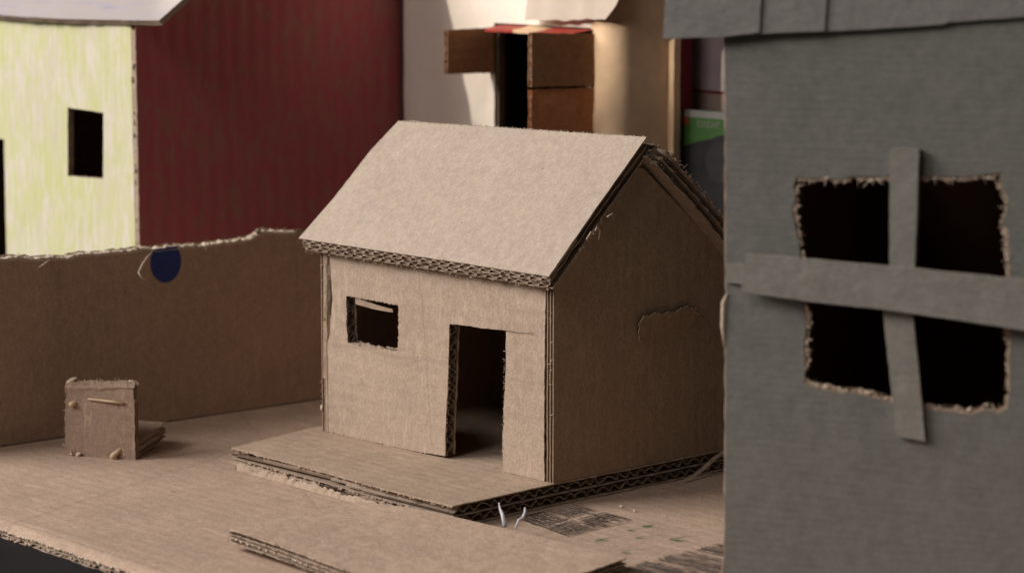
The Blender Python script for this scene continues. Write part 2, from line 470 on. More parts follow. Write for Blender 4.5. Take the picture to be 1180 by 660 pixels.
for (s0, s1, t0, t1, nst, ang) in ((-.04, .5, .0, .49, 58, 0), (.51, 1.0, .0, .49, 62, 0), (0, .49, .51, 1.02, 34, 0), (.51, 1.02, .51, .99, 58, 0)):
    for i in range(nst):
        sd += 1
        if rr.random() < .72:
            tt = rr.uniform(t0, t1); u0 = rr.uniform(s0, s0 + (s1 - s0) * .5); u1 = rr.uniform(u0 + .12, s1 + .02); a, b = bil(u0, tt), bil(u1, tt + rr.uniform(-.06, .06))
        else:
            ss = rr.uniform(s0, s1); a, b = bil(ss, t0), bil(ss + rr.uniform(-.05, .05), t1)
        stroke(mb, a, b, rr.uniform(.025, .075), M['char'] if rr.random() < .5 else M['char2'], .22, sd, .010 + .0004 * sd)
for (p, q) in ((bil(0, .02), bil(1, .0)), (bil(1, 0), bil(1, 1)), (bil(.5, 1), bil(1, 1)), (bil(0, 0), bil(0, .6))):
    sd += 1; stroke(mb, p, q, .05, M['char'], .06, sd, .05)
for i in range(170):                                        # the second, larger hatched field by the grey house
    sd += 1
    y0 = -8.2 + 8.6 * (i + rr.random()) / 170; x0 = 9.75 + rr.uniform(-.15, .2) - .02 * (y0 + 4)
    band = .5 + .5 * math.sin(y0 * 5.2)
    if band < .25 and rr.random() < .4: continue
    stroke(mb, (x0, y0), (x0 + rr.uniform(4, 9), y0 + rr.uniform(-.2, .2)), rr.uniform(.03, .12), M['char'] if rr.random() < .25 + .35 * band else M['char2'], .22, sd, .010 + .00015 * (sd % 110))
o = mb.build('charcoal_hatching', ground); o['label'] = 'dark scribbled paving squares'
mb = MB()
for (gx, gy, n_, ln) in ((5.75, -3.1, 5, .9), (5.4, -.85, 4, .5), (5.3, .1, 7, .8), (7.75, -.75, 5, 1.0), (7.95, -3.75, 3, .5), (6.6, -1.6, 3, .4)):
    for i in range(n_):
        sd += 1
        a = rr.uniform(-.4, 1.5)
        stroke(mb, (gx, gy), (gx + math.cos(a) * ln * rr.uniform(.4, 1), gy + math.sin(a) * ln * rr.uniform(.4, 1)), .042, M['green'], .2, sd, .014 + .001 * i)
    stroke(mb, (gx - .1, gy), (gx + .3, gy + 1.4), .022, M['green'], .15, sd + 900, .013)
o = mb.build('pen_grass', ground); o['label'] = 'small tufts of grass drawn in green pen'

# ------------------------------------------------------------------ platform under the house
plat = thing('cardboard_platform', 'flat double-wall cardboard platform carrying the plain brown house', 'platform', (-8, 3, ZG))
mb = MB()
fr = (V((0, 0, 0)), Y, X, Z)
ol = [(-5.55, -15.85), (-5.75, -10), (-6.1, -4), (-6.15, .25), (0, .02), (12.2, .1), (12.2, -16.4), (0, -17.0)]
board(mb, fr, ol, T=.97, layers=2, mat=M['plinth'], core=M['core'], seed=31, amp=.09, inset=.06, period=.70, th=.06, jit=.18, grid=0, crush=.38)
fe = [V((b, a, -.05)) for (a, b) in ((-5.57, -15.8), (-5.75, -10), (-6.1, -4), (-6.15, .2))]
fuzz(mb, fe, M['torn'], 6, .14, .011, V((0, -1, .2)), 9)
lumps(mb, [p + V((0, .0, -.03)) for p in fe], M['edge'], .05, 3, 8)
lumps(mb, [p + V((0, .03, -.5)) for p in fe], M['edge'], .06, 4, 18)
mb.build('deck', plat)
mb = MB()                                                     # liner torn loose along the front edge
vs = []; k = 150
for i in range(k + 1):
    t = i / k; x = -15.3 + t * 11.2; yb = -5.62 - .034 * (x + 15.85)
    n1 = noise.noise(V((x * .9, 2, 2))); n2 = noise.noise(V((x * 2.6, 5, 2)))
    n3 = noise.noise(V((x * 5.5, 9, 2))); w = math.sin(math.pi * t) ** .5
    zt = -.60 + .22 * n1 + .12 * n2 + .08 * n3
    zt = zt - .10 + .10 * n3
    vs += [V((x, yb + .04 - .04 * n3, zt)), V((x, yb - .03 - .05 * w - .05 * n1, min(zt - .03, zt - .14 * w))), V((x, yb - .05 - .08 * w - .05 * n1, -.99))]
mb.add(vs, [(3 * i + j, 3 * i + j + 1, 3 * i + 4 + j, 3 * i + 3 + j) for i in range(k) for j in (0, 1)], M['edge'], True)
mb.build('torn_liner', plat)
mb = MB(); vs = []                                            # strip of paper curling down on the far right side
cl = [(.06, 11.6, .03), (.16, 10.8, -.05), (.28, 9.9, -.28), (.40, 9.0, -.62), (.50, 8.2, -.88), (.62, 7.4, -.97), (.6, 6.9, -.97)]
for i, p in enumerate(cl):
    vs += [V(p) + V((0, .0, .10)), V(p) + V((.12, .05, -.02))]
mb.add(vs, [(2 * i, 2 * i + 1, 2 * i + 3, 2 * i + 2) for i in range(len(cl) - 1)], M['edge'], True)
mb.build('paper_strip', plat)

# ------------------------------------------------------------------ the plain brown house
house = thing('cardboard_house', 'plain brown cardboard house with gabled roof, one small window and open doorway', 'toy house', (-8, 5.5, 0))
NF = -Y
def px(pts, o=(0, 0, 0), n=Y): return [at(x, y, o, n) for x, y in pts]
fr = (V((0, 0, 0)), Z, X, -Y)                                  # u up the wall, flutes along X
P2 = lambda pts: [(p.z, p.x) for p in px(pts)]
left = P2([(374, 497), (420, 507), (470, 518), (513, 525)])
ol = left + P2([(513, 500), (516, 440), (518, 373), (550, 377), (583, 381), (583, 420), (581, 460), (579, 500), (579, 543), (600, 549), (627, 556), (627, 440), (629, 330)]) + [(9.02, -.55), (9.02, -15.4)] + P2([(380, 300), (383, 345), (380, 385), (375, 402), (374, 440)])
win = P2([(399, 341), (430, 346), (459, 352), (459, 380), (458, 404), (430, 401), (401, 395), (399, 370)])
mb = MB()
ol = [(max(a, .02), b) for a, b in ol]
board(mb, fr, ol, [win], T=.62, layers=1, mat=M['front'], core=M['core'], seed=41, amp=.07, inset=.02, period=.70, th=.055, jit=.12, crush=.22, step=.22)
flutes(mb, fr, [ol, win], .06, .56, M['core'], .62, .05, 444, .3)
tp = [p - Y * .02 for p in px([(374, 497), (420, 507), (470, 518), (513, 525)])]
fuzz(mb, tp, M['torn'], 3, .10, .011, V((0, -.6, -.2)), 12)
lumps(mb, [p + Y * .1 for p in px([(490, 520), (514, 525)])], M['core'], .05, 9, 13)
fuzz(mb, [p + Y * .1 for p in px([(399, 345), (399, 395)])], M['core'], 12, .14, .012, V((.6, -.5, 0)), 14)
fuzz(mb, [p + Y * .05 for p in px([(401, 396), (458, 405)])], M['edge'], 8, .12, .012, V((0, -.2, 1)), 15)
fuzz(mb, [p + Y * .02 for p in px([(399, 340), (445, 349)])], M['edge'], 7, .1, .012, V((0, -.3, -.4)), 16)
fuzz(mb, [p + Y * .03 for p in px([(582, 385), (581, 450), (579, 540)])], M['edge'], 7, .10, .013, V((-.6, -.6, 0)), 17)
lumps(mb, [p + Y * .02 for p in px([(581, 440), (579, 540)])], M['edge'], .045, 3, 18)
fuzz(mb, [p + Y * .03 for p in px([(518, 375), (516, 450), (513, 524)])], M['edge'], 6, .09, .012, V((.6, -.5, 0)), 19)
lumps(mb, [p - Y * .02 for p in px([(374, 496), (395, 501), (430, 509)])], M['front'], .05, 3, 20)
lumps(mb, [p + Y * .05 for p in px([(455, 516), (500, 524)])], M['core'], .05, 6, 21)
lumps(mb, px([(612, 553), (626, 556)]), M['torn'], .05, 8, 22)
c_ = px([(583, 380.5), (600, 383), (616, 384)]); vs = []
for q in c_: vs += [q - Y * .066 + Z * .012, q - Y * .066 - Z * .012]
mb.add(vs, [(0, 1, 3, 2), (2, 3, 5, 4)], M['dark'])
mb.build('front_wall', house)
mb = MB()                                                     # sliver of liner hanging in the window
a, b = at(409, 342, (0, .1, 0), Y), at(452, 356, (0, .12, 0), Y)
vs = []
for i in range(7):
    t = i / 6; p = a.lerp(b, t) + Z * (-.05 * math.sin(t * 3)); w = .34 * (1 - .55 * t)
    vs += [p, p - Z * w + Y * .04, p - Z * w + Y * .07, p + Y * .03]
mb.add(vs, [(4 * i + j, 4 * i + (j + 1) % 4, 4 * i + 4 + (j + 1) % 4, 4 * i + 4 + j) for i in range(6) for j in range(4)] + [(0, 3, 2, 1), (24, 25, 26, 27)], M['edge'])
mb.build('window_sliver', house)
zr = lambda y: 9.22 + .815 * min(y, 11.0 - y)                   # underside of the roof
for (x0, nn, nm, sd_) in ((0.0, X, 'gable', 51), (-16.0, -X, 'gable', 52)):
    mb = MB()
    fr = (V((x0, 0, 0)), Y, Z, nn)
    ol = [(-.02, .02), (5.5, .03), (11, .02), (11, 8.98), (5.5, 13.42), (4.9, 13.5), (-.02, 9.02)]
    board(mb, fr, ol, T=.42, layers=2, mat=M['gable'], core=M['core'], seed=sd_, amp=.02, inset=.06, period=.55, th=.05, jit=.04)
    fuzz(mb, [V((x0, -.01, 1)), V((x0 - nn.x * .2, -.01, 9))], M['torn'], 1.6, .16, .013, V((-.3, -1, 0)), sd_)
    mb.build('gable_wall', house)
mb = MB(); sheet(mb, (V((0, 11, 0)), X, Z, Y), [(-15.5, .03), (-.5, .03), (-.5, 9.2), (-15.5, 9.2)], [], 0, .5, M['gable']); mb.build('back_wall', house)
# crumpled liner folded in at the left corner, as in the photo
mb = MB(); vs = []
for i in range(31):
    t = i / 30; z = 2.6 + t * 6.4; e = noise.noise(V((z * 1.6, 3, 3))) * .09
    xo = -15.95 + .12 * t
    vs += [V((xo, .02, z)), V((xo + .14 + e * .6, -.07 - e * .4, z)), V((xo + .3 + e, -.03, z)), V((xo + .42, .12, z))]
mb.add(vs, [(4 * i + j, 4 * i + j + 1, 4 * i + 5 + j, 4 * i + 4 + j) for i in range(30) for j in range(3)], M['edge'], False)
lumps(mb, [V((-15.75, -.03, 5)), V((-15.7, -.03, 8.8))], M['edge'], .05, 4, 71)
lumps(mb, [V((-15.98, -.06, 1.05)), V((-16.0, -.06, 1.2))], M['torn'], .07, 25, 72)
mb.build('corner_liner', house)
# roof panels
e0 = V((0, -.9, 9.2)); sl = math.atan(.897); vv = V((0, math.cos(sl), math.sin(sl))); nf = V((0, -math.sin(sl), math.cos(sl)))
mb = MB(); fr = (e0, X, vv, nf)
def rq(x, y):
    p = at(x, y, e0, nf) - e0; return (p.x, p.dot(vv))
ro = [rq(*p) for p in ((344, 274.5), (430, 287.5), (530, 302.5), (632, 318.5), (690, 235), (745, 158), (650, 152), (560, 146), (459, 139.5), (428, 172), (385, 227.5))]
sheet(mb, fr, rag(ro, .25, .035, 61), [], 0, .055, M['roof'])
for k, t in ((1, .31), (2, .62)):
    oi = [(a * .996 - (.07 if a > 0 else -.03), b - .07 * k if b < 4 else b - .12) for a, b in ro]
    sheet(mb, fr, rag(oi, .22, .11, 61 + k), [], t, t + .05, M['edge'])
    flutes(mb, fr, [oi], t - .255, t, M['edge'], .66, .0, 160 + k, .16, th=.028)
ev = [e0 + X * (ro[0][0] + .1 + (ro[3][0] - ro[0][0] - .2) * i / 40) - nf * .02 for i in range(41)]
fuzz(mb, ev, M['edge'], 2.2, .12, .011, V((0, -1, .1)), 62)
fuzz(mb, [p - nf * .34 for p in ev], M['edge'], 3, .13, .012, V((0, -1, .1)), 63)
fuzz(mb, [p - nf * .64 for p in ev], M['edge'], 3, .13, .012, V((0, -1, -.2)), 64)
lumps(mb, [p - nf * .64 - vv * .1 for p in ev], M['edge'], .04, 1.5, 65)
rg = [e0 + X * (ro[5][0] + (ro[8][0] - ro[5][0]) * i / 40) + vv * (ro[5][1] + (ro[8][1] - ro[5][1]) * i / 40) for i in range(41)]
fuzz(mb, rg, M['torn'], 12, .06, .016, V((0, .3, .8)), 66)
lumps(mb, rg, M['roof'], .035, 5, 166)
re = [e0 + X * (ro[3][0] - .05 + (ro[5][0] - ro[3][0]) * i / 20) + vv * (8.3 * i / 20) - nf * .62 for i in range(21)]
fuzz(mb, re, M['edge'], 3, .16, .012, V((1, 0, -.4)), 67)
lumps(mb, [re[3], re[6]], M['edge'], .05, 8, 68, off=.08)
for q in (((684, 270), (688, 262), (692, 266), (690, 276)), ((676, 276), (681, 268), (686, 266)), ((700, 250), (706, 246), (708, 254))):
    tube(mb, [at(x, y, (1.0, 0, 0), X) for x, y in q], .045, M['edge'], 5, [1, 1.1, .8, .4][:len(q)])
mb.build('roof_panel', house)
mb = MB(); e1 = V((0, 12.3, 8.68)); v1 = V((0, -vv.y, vv.z)); n1 = V((0, -nf.y, nf.z))
fr = (e1, X, v1, n1)
rb = [(-16, 0), (.85, 0), (.9, 3), (.85, 6), (.7, 7.9), (.40, 8.8), (-16.2, 8.8)]
board(mb, fr, rb, T=.78, layers=2, mat=M['edge'], core=M['core'], seed=75, amp=.22, inset=.12, period=.62, th=.06, jit=.28, step=.25)
be = [e1 + X * 1.02 + v1 * (8.4 * i / 20) - n1 * .05 for i in range(21)]
fuzz(mb, be, M['edge'], 5, .16, .014, V((1, 0, .5)), 76)
lumps(mb, be, M['edge'], .07, 3, 77)
lumps(mb, [e1 + X * .75 + v1 * 7.9 - n1 * .02, e1 + X * .42 + v1 * 8.6 - n1 * .02], M['edge'], .12, 14, 78, off=.12)
lumps(mb, [e1 + X * .6 + v1 * 8.2 - n1 * .3, e1 + X * .45 + v1 * 8.4 - n1 * .7], M['edge'], .11, 14, 79, off=.1)
mb.build('roof_panel', house)
# peeled patch of paper on the gable
mb = MB()
pk = [(731, 372), (736, 364), (744, 363), (750, 359), (758, 361), (765, 358), (773, 359), (780, 354), (788, 352), (793, 356), (799, 354), (803, 361), (812, 363), (821, 372), (814, 392), (795, 408), (770, 414), (752, 410), (742, 402), (735, 390)]
pp = [at(x, y, (0, 0, 0), X) for x, y in pk]; q2 = rag([(p.y, p.z) for p in pp], .07, .10, 81, 2.6)
ha, hb = at(822, 366, (0, 0, 0), X), at(740, 398, (0, 0, 0), X); hd = (hb - ha).normalized(); hn = V((0, hd.z, -hd.y))
if hn.y > 0: hn = -hn
def lift(p):
    d = (p - ha).dot(hn)
    return V((p.x - .05 + max(-.02, min(.34, .26 * d + .02)) + .04 * noise.noise(p * 1.5), p.y, p.z))
sheet(mb, (V((.03, 0, 0)), Y, Z, X), q2, [], 0, .05, M['gable'], grid=.25, edge_mat=M['torn'])
mb.build('peeled_paper', house, lift)
mb = MB()
tube(mb, [at(x, y, (h_, 0, 0), X) for x, y, h_ in ((790, 361, .02), (798, 358, .14), (805, 362, .2), (811, 366, .12))], .05, M['edge'], 5, [.4, 1, .9, .4])
mb.build('paper_curl', house)

# ------------------------------------------------------------------ loose slab in front
slab = thing('cardboard_path', 'loose bent cardboard slab lying in front of the house platform', 'slab', (3, -11, ZG))
mb = MB(); fr = (V((0, 0, 0)), Y, X, Z)
ol = [(-15.3, -3.2), (-6.75, -5.25), (-6.2, -2.6), (-6.15, -.3), (-6.0, 4), (-5.95, 10.35), (-8.5, 10.8), (-15.9, 11.6), (-15.6, 5.4), (-15.55, 3.2), (-15.45, 1.0), (-15.4, -1.0)]
def swarp(p):
    near = max(0, min(1, (-p.y - 8) / 7)); farleft = max(0, min(1, (-p.x) / 5.5)) * max(0, min(1, (p.y + 14.5) / 8))
    return V((p.x, p.y, p.z - .44 + .36 * near ** 1.4 * max(0, min(1, (8 - p.x) / 10)) - .22 * farleft ** 1.5 + .03 * noise.noise(V((p.x * .3, p.y * .3, 1)))))
for k, (t, th, ins, mt) in enumerate(((0, .055, 0, 'slab'), (.20, .05, .03, 'edge'), (.33, .05, -.02, 'edge'), (.52, .055, 0, 'edge'))):
    sheet(mb, fr, rag(ol, .3, .06 + .05 * (k > 0), 90 + k), [], t, t + th, M[mt], grid=.9)
flutes(mb, fr, [ol], .055, .20, M['core'], .62, .10, 95, .3)
flutes(mb, fr, [ol], .38, .52, M['core'], .62, .16, 96, .3)
fe = [V((b, a, 0)) for a, b in ((-15.3, -3.2), (-15.45, 1.0), (-15.6, 5.4))]
for t in (.03, .22, .35, .54):
    fuzz(mb, [p - Z * t for p in fe], M['edge'], 6, .13, .012, V((-.2, -1, .0)), 97 + int(t * 19))
lumps(mb, [p - Z * .2 for p in fe], M['edge'], .05, 5, 99)
lumps(mb, [p - Z * .38 for p in fe], M['torn'], .05, 4, 100)
mb.build('sheet', slab, swarp)

# ------------------------------------------------------------------ torn cardboard fence
fence = thing('cardboard_fence', 'tall brown cardboard wall with torn top edge and navy dot behind the little chair', 'wall', (-27, 0, ZG))
fu = V((.042, 1, 0)).normalized(); fn = V((1, -.042, 0)).normalized(); fo = V((-26.98, 0, ZG))
def f2(x, y):
    p = at(x, y, fo, fn) - fo; return (p.dot(fu), p.z)
tops = [(-2, 300), (20, 297), (40, 299), (60, 297), (78, 298), (96, 293), (112, 293), (130, 291), (150, 290), (166, 286), (176, 288), (192, 286), (215, 284), (236, 284), (250, 281), (270, 279), (288, 276), (299, 270), (306, 267), (324, 268), (342, 268)]
tl = [f2(*p) for p in tops]
ol = [(-15, .06), (20, .06), (20, 8.4), (12, 8.4)] + tl[::-1] + [(-13, tl[0][1]), (-15, tl[0][1] + .1)]
mb = MB(); fr = (fo, fu, Z, fn)
sheet(mb, fr, rag(ol, .3, .05, 101, 2), [], 0, .05, M['fence'])
ob = [(a, b + (.12 if b > 3 else -.05)) for a, b in ol]
sheet(mb, fr, rag(ob, .25, .16, 102, 2), [], .42, .47, M['edge'])
flutes(mb, fr, [ol], .05, .42, M['core'], .75, .03, 103, .2)
def F3(a, b, t=0): return fo + fu * a + Z * b - fn * t
tp = [F3(a, b, .03) for a, b in tl]
# torn rim: pulp bridging both liners
vs = []; seg = []
for i in range(len(tl) - 1):
    for j in range(8): seg.append((tl[i][0] + (tl[i + 1][0] - tl[i][0]) * j / 8, tl[i][1] + (tl[i + 1][1] - tl[i][1]) * j / 8))
for (a, b) in seg:
    e = [noise.noise(V((a * 3.1, k * 4.0, 8))) for k in range(4)]
    vs += [F3(a, b - .10 + .05 * e[0], -.012), F3(a, b + .02 + .06 * e[1], .02), F3(a, b + .07 + .09 * e[2], .22), F3(a, b + .08 + .12 * e[3], .45)]
mb.add(vs, [(4 * i + j, 4 * i + 4 + j, 4 * i + 5 + j, 4 * i + 1 + j) for i in range(len(seg) - 1) for j in range(3)], M['torn'], False)
lumps(mb, [F3(a, b + .02, .1) for a, b in tl], M['torn'], .08, 5, 104, off=.07)
fuzz(mb, [F3(a, b + .03, .05) for a, b in tl], M['torn'], 10, .17, .012, V((.5, 0, .6)), 105)
lumps(mb, [F3(*f2(296, 268), .1), F3(*f2(304, 264), .1)], M['core'], .13, 10, 106, off=.1)
lumps(mb, [F3(*f2(236, 285), 0), F3(*f2(237, 289), -.03)], M['torn'], .1, 10, 107)
mb.build('board', fence)
mb = MB(); cc = f2(191, 302); pts = []
for i in range(48):
    g_ = 2 * math.pi * i / 48; a, b = cc[0] + .92 * math.cos(g_), cc[1] + 1.04 * math.sin(g_)
    pts.append((a, min(b, f2(191, 286)[1] + .03 + (a - cc[0]) * .06)))
pts = [p for i, p in enumerate(pts) if (V(p) - V(pts[i - 1])).length > 1e-4]
sheet(mb, fr, pts, [], -.006, .02, M['blue']); mb.build('printed_dot', fence)
mb = MB()
def FO(x, y, d): return at(x, y, fo + fn * d, fn)
q = [FO(176, 289, .05), FO(169, 297, .5), FO(164, 305, 1.0), FO(160, 314, 1.5), FO(163, 321, 1.6), FO(168, 322, 1.5)]
tube(mb, q, .05, M['torn'], 6, [.6, .8, 1, 1.3, 1.2, .3])
mb.build('torn_curl', fence); mb = MB()
tube(mb, [FO(57, 300, .05), FO(51, 304, .4), FO(45, 308, .7)], .045, M['torn'], 5, [1, 1, .4])
mb.build('torn_curl', fence)

# ------------------------------------------------------------------ little cardboard chair
chair = thing('cardboard_chair', 'tiny square cardboard chair pinned with toothpicks, standing by the torn cardboard wall', 'chair', (-22, -8.4, ZG))
cu = V((.882, .471, 0)); cn = V((.471, -.882, 0)); co = V((-23.72, -9.5, ZG))
cv = (Z + cn * -.03).normalized()
fr = (co, cu, cv, cn)
def ch(x, y):
    p = at(x, y, co, cn) - co; return (p.dot(cu), p.z)
ol = [ch(*p) for p in ((76, 524), (100, 526), (130, 528), (156, 530), (155, 500), (154, 470), (152, 446), (130, 445), (100, 443), (76, 442), (74, 480))]
mb = MB()
board(mb, fr, ol, T=.42, layers=2, mat=M['chair'], core=M['core'], seed=111, amp=.05, inset=.03, period=.5, th=.05, jit=.1, step=.15, grid=.3)
C3 = lambda x, y, t=0: co + cu * ch(x, y)[0] + cv * ch(x, y)[1] - cn * t
vs = []; k = 24                                               # crushed top flange
for i in range(k + 1):
    t = i / k; x = 74 + 80 * t; e = noise.noise(V((t * 7, 1, 1))) * .08; e2 = noise.noise(V((t * 9, 4, 1))) * .08
    vs += [C3(x, 454 + 40 * e - 7 * t, .0), C3(x, 447 + 14 * e, -.05), C3(x, 441 + 22 * e2, .06), C3(x, 440 + 24 * e, .3), C3(x, 443, .45)]
mb.add(vs, [(5 * i + j, 5 * i + 5 + j, 5 * i + 6 + j, 5 * i + 1 + j) for i in range(k) for j in range(4)], M['chair'], False)
lumps(mb, [C3(76, 440, .1), C3(82, 438, .2)], M['torn'], .08, 40, 112, off=.06)
lumps(mb, [C3(148, 441, .1), C3(155, 443, .2)], M['torn'], .07, 30, 113, off=.06)
fuzz(mb, [C3(75, 441, .1), C3(154, 442, .1)], M['torn'], 16, .2, .011, V((0, 0, .8)), 114, 1.0)
fuzz(mb, [C3(75, 441, 0), C3(75, 520, 0)], M['torn'], 6, .12, .01, V((-.8, -.5, 0)), 115)
fuzz(mb, [C3(154, 446, .1), C3(156, 528, .1)], M['edge'], 6, .12, .01, V((.8, -.2, 0)), 116)
lumps(mb, [C3(82, 521, -.08), C3(92, 523, -.08)], M['torn'], .08, 18, 117, off=.08)
fuzz(mb, [C3(82, 520, -.08), C3(90, 521, -.08)], M['torn'], 30, .26, .014, V((0, 0, .9)), 118)
# lower fold line, a slight roll at the foot
mb.build('backrest', chair)
mb = MB(); so = co - cn * .44 + Z * .84
sdir = (-cn + Z * .10).normalized(); fr2 = (so, cu, sdir, sdir.cross(cu) if sdir.cross(cu).z > 0 else cu.cross(sdir))
sol = [(.1, 0), (3.55, 0), (3.62, 1.6), (3.5, 3.15), (1.8, 3.2), (.2, 3.1)]
board(mb, fr2, sol, T=.72, layers=2, mat=M['chair'], core=M['edge'], seed=121, amp=.09, inset=.05, period=.5, th=.05, jit=.2, step=.15, crush=.3)
fuzz(mb, [so + cu * 3.6 - cn * .3 - Z * .2, so + cu * 3.5 - cn * 3.1 - Z * .2], M['edge'], 12, .2, .013, V((.8, 0, .2)), 122)
mb.build('seat', chair)
for (a, b, tt) in (((88, 463, .2), (82, 466, -.24), 1), ((101, 459.5, -.05), (142, 464, -.09), 0), ((139, 517, .1), (131, 526, -.3), 1)):
    mb = MB(); p, q = C3(*a), C3(*b)
    if tt: tube(mb, [p, p.lerp(q, .5), p.lerp(q, .8), q], .115, M['wood'], 8, [1, 1.1, 1.35, .6])
    else: tube(mb, [p, p.lerp(q, .1), p.lerp(q, .6), q], .07, M['wood'], 8, [.4, .8, 1, 1])
    mb.build('toothpick', chair)
for a in (.6, 3.0):
    for b in (1.0, 2.9):
        mb = MB(); p = so + cu * a - cn * b - Z * .66
        tube(mb, [p, V((p.x, p.y, ZG + .02))], .09, M['wood'], 8)
        mb.build('leg', chair)

# ------------------------------------------------------------------ crayon house at the left
XR = -34.0; Y0 = 2.2; ZB = ZT + .01
red = thing('crayon_house', 'toy house with yellow-green crayon front, maroon side and pale roof behind the torn wall', 'toy house', (-44, 11, ZT))
fr = (V((0, Y0, 0)), X, Z, -Y)
yx = lambda pts: [(p.x, p.z) for p in (at(x, y, (0, Y0, 0), Y) for x, y in pts)]
win = yx([(78, 124), (119, 130), (119, 206), (78, 203)]); door = yx([(4.5, 161)])[0]
ol = [(-60, ZB), (-50.5, ZB), (-50.5, door[1] + .2), (door[0], door[1]), (door[0] - .1, ZB), (XR - .42, ZB), (XR - .4, 18.6), (-60, 18.9)]
mb = MB()
sheet(mb, fr, rag(ol, .6, .05, 131), [rag(win, .5, .07, 132)], 0, .05, M['yellow'], edge_mat=M['edge'])
sheet(mb, fr, rag(ol, .6, .06, 133), [rag([(p[0], p[1]) for p in win], .3, .14, 134)], .05, .4, M['brown'], edge_mat=M['core'])
mb.build('front_wall', red)
mb = MB(); fr = (V((XR, 0, 0)), Y, Z, X)
AP = (11.0, 25.2)
ol = [(Y0 + .02, ZB), (20.6, ZB), (20.6, 21.4), AP, (Y0 + .02, 18.5)]
board(mb, fr, ol, T=.40, layers=1, mat=M['redcrayon'], core=M['core'], back=M['brown'], seed=141, amp=.03, period=.9, th=.07, jit=.05, step=.6)
lumps(mb, [V((XR - .2, Y0 + .02, z)) for z in (7, 12, 17.8)], M['edge'], .1, 2.5, 142, off=.08)
sheet(mb, (V((0, Y0 - .015, 0)), X, Z, -Y), rag([(XR - .37, ZB), (XR + .02, ZB), (XR + .02, 18.4), (XR - .37, 18.4)], .3, .09, 143), [], 0, .06, M['edge'])
mb.build('side_wall', red)
mb = MB(); sheet(mb, (V((-59.5, 0, 0)), Y, Z, -X), [(Y0 + .45, ZB), (20.6, ZB), (20.6, 21.4), AP, (Y0 + .45, 18.7)], [], 0, .4, M['brown']); mb.build('side_wall', red)
mb = MB(); sheet(mb, (V((0, 21.0, 0)), X, Z, Y), [(-59.5, ZB), (XR - .45, ZB), (XR - .45, 21.2), (-59.5, 21.2)], [], 0, .4, M['brown']); mb.build('back_wall', red)
rs = math.atan(.71); rv = V((0, math.cos(rs), math.sin(rs))); rn = V((0, -math.sin(rs), math.cos(rs))); r0 = V((0, 1.35, 18.55))
def rf(x, y):
    p = at(x, y, r0, rn) - r0; return (p.x, p.dot(rv))
b0, b1 = rf(183, 24), rf(210, 0)
Lr = 11.9
rx = b0[0] + (b1[0] - b0[0]) * .35 * Lr / (b1[1] - b0[1]) if abs(b1[1] - b0[1]) > .1 else b0[0]
ol = [(-61, .1)] + [rf(*p) for p in ((-6, 17), (30, 20), (80, 22.3), (130, 23.3), (160, 23.8))] + [b0, b1, (-32.6, Lr), (-61, Lr)]
mb = MB(); fr = (r0, X, rv, rn)
sheet(mb, fr, rag(ol, .5, .05, 151), [], 0, .05, M['whiteroof'], edge_mat=M['edge'])
sheet(mb, fr, rag([(a, b + .03) for a, b in ol], .4, .09, 152), [], .05, .34, M['brown'], edge_mat=M['core'])
mb.build('roof_panel', red)
mb = MB(); r1 = V((0, 21.4, 21.6)); rv1 = V((0, -10, 4.4)).normalized(); rn1 = V((0, 4.4, 10)).normalized()
sheet(mb, (r1, X, rv1, rn1), [(-61, 0), (-33.2, 0), (-32.6, 11.2), (-61, 11.2)], [], 0, .4, M['whiteroof']); mb.build('roof_panel', red)

# ------------------------------------------------------------------ white paper house at the back
wh = thing('paper_house', 'white paper covered toy house with brown door flaps folded open, behind the plain house', 'toy house', (-25, 23, ZT))
YW = 20.35
prof = [(-33.6, YW)] + [(-33.0 + .5 * i, YW + .06 * noise.noise(V((i * .45, 1, 1)))) for i in range(30)] + [(-18.0 + 1.4 * math.sin(math.radians(g_)), YW + .02 + 1.4 * (1 - math.cos(math.radians(g_)))) for g_ in range(6, 79, 6)] + [(-16.45, YW + 1.9), (-16.33, YW + 2.4), (-16.2, YW + 2.9), (-16.1, YW + 3.4)]
zs = [ZT + .01 + (28.5 - ZT) * i / 60 for i in range(61)]
DX0, DX1, DZ1 = -26.1, -18.2, 18.25
def wpt(x, y, z):
    return V((x + .05 * noise.noise(V((z * .4, x, 2))), y + .05 * noise.noise(V((x * .35, z * .3, 5))) + .03 * noise.noise(V((x * 1.2, z * .9, 5))), z))
cols = [p for p in prof]
mbw = MB(); n = len(zs)
vs = [wpt(x, y, z) for (x, y) in cols for z in zs]
fw, ft = [], []
for i in range(len(cols) - 1):
    for j in range(n - 1):
        xm, zm = (cols[i][0] + cols[i + 1][0]) / 2, (zs[j] + zs[j + 1]) / 2
        if DX0 < xm < DX1 and 3 < zm < DZ1: continue
        (ft if xm > -18.2 else fw).append((i * n + j, (i + 1) * n + j, (i + 1) * n + j + 1, i * n + j + 1))
mbw.add(vs, fw, M['white'], True); mbw.add(vs, ft, M['tanpaper'], True)
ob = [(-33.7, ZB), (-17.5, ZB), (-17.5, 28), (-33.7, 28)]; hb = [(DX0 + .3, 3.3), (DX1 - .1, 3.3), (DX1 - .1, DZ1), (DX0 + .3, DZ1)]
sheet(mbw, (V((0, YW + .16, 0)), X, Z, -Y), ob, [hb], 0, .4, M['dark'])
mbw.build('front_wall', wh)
mb = MB(); sheet(mb, (V((-16.1, YW + 3.38, 0)), X, Z, -Y), rag([(0.02, ZB), (.46, ZB), (.46, 28.4), (.02, 28.4)], .8, .06, 161), [], 0, .5, M['paleprint']); mb.build('side_wall', wh)
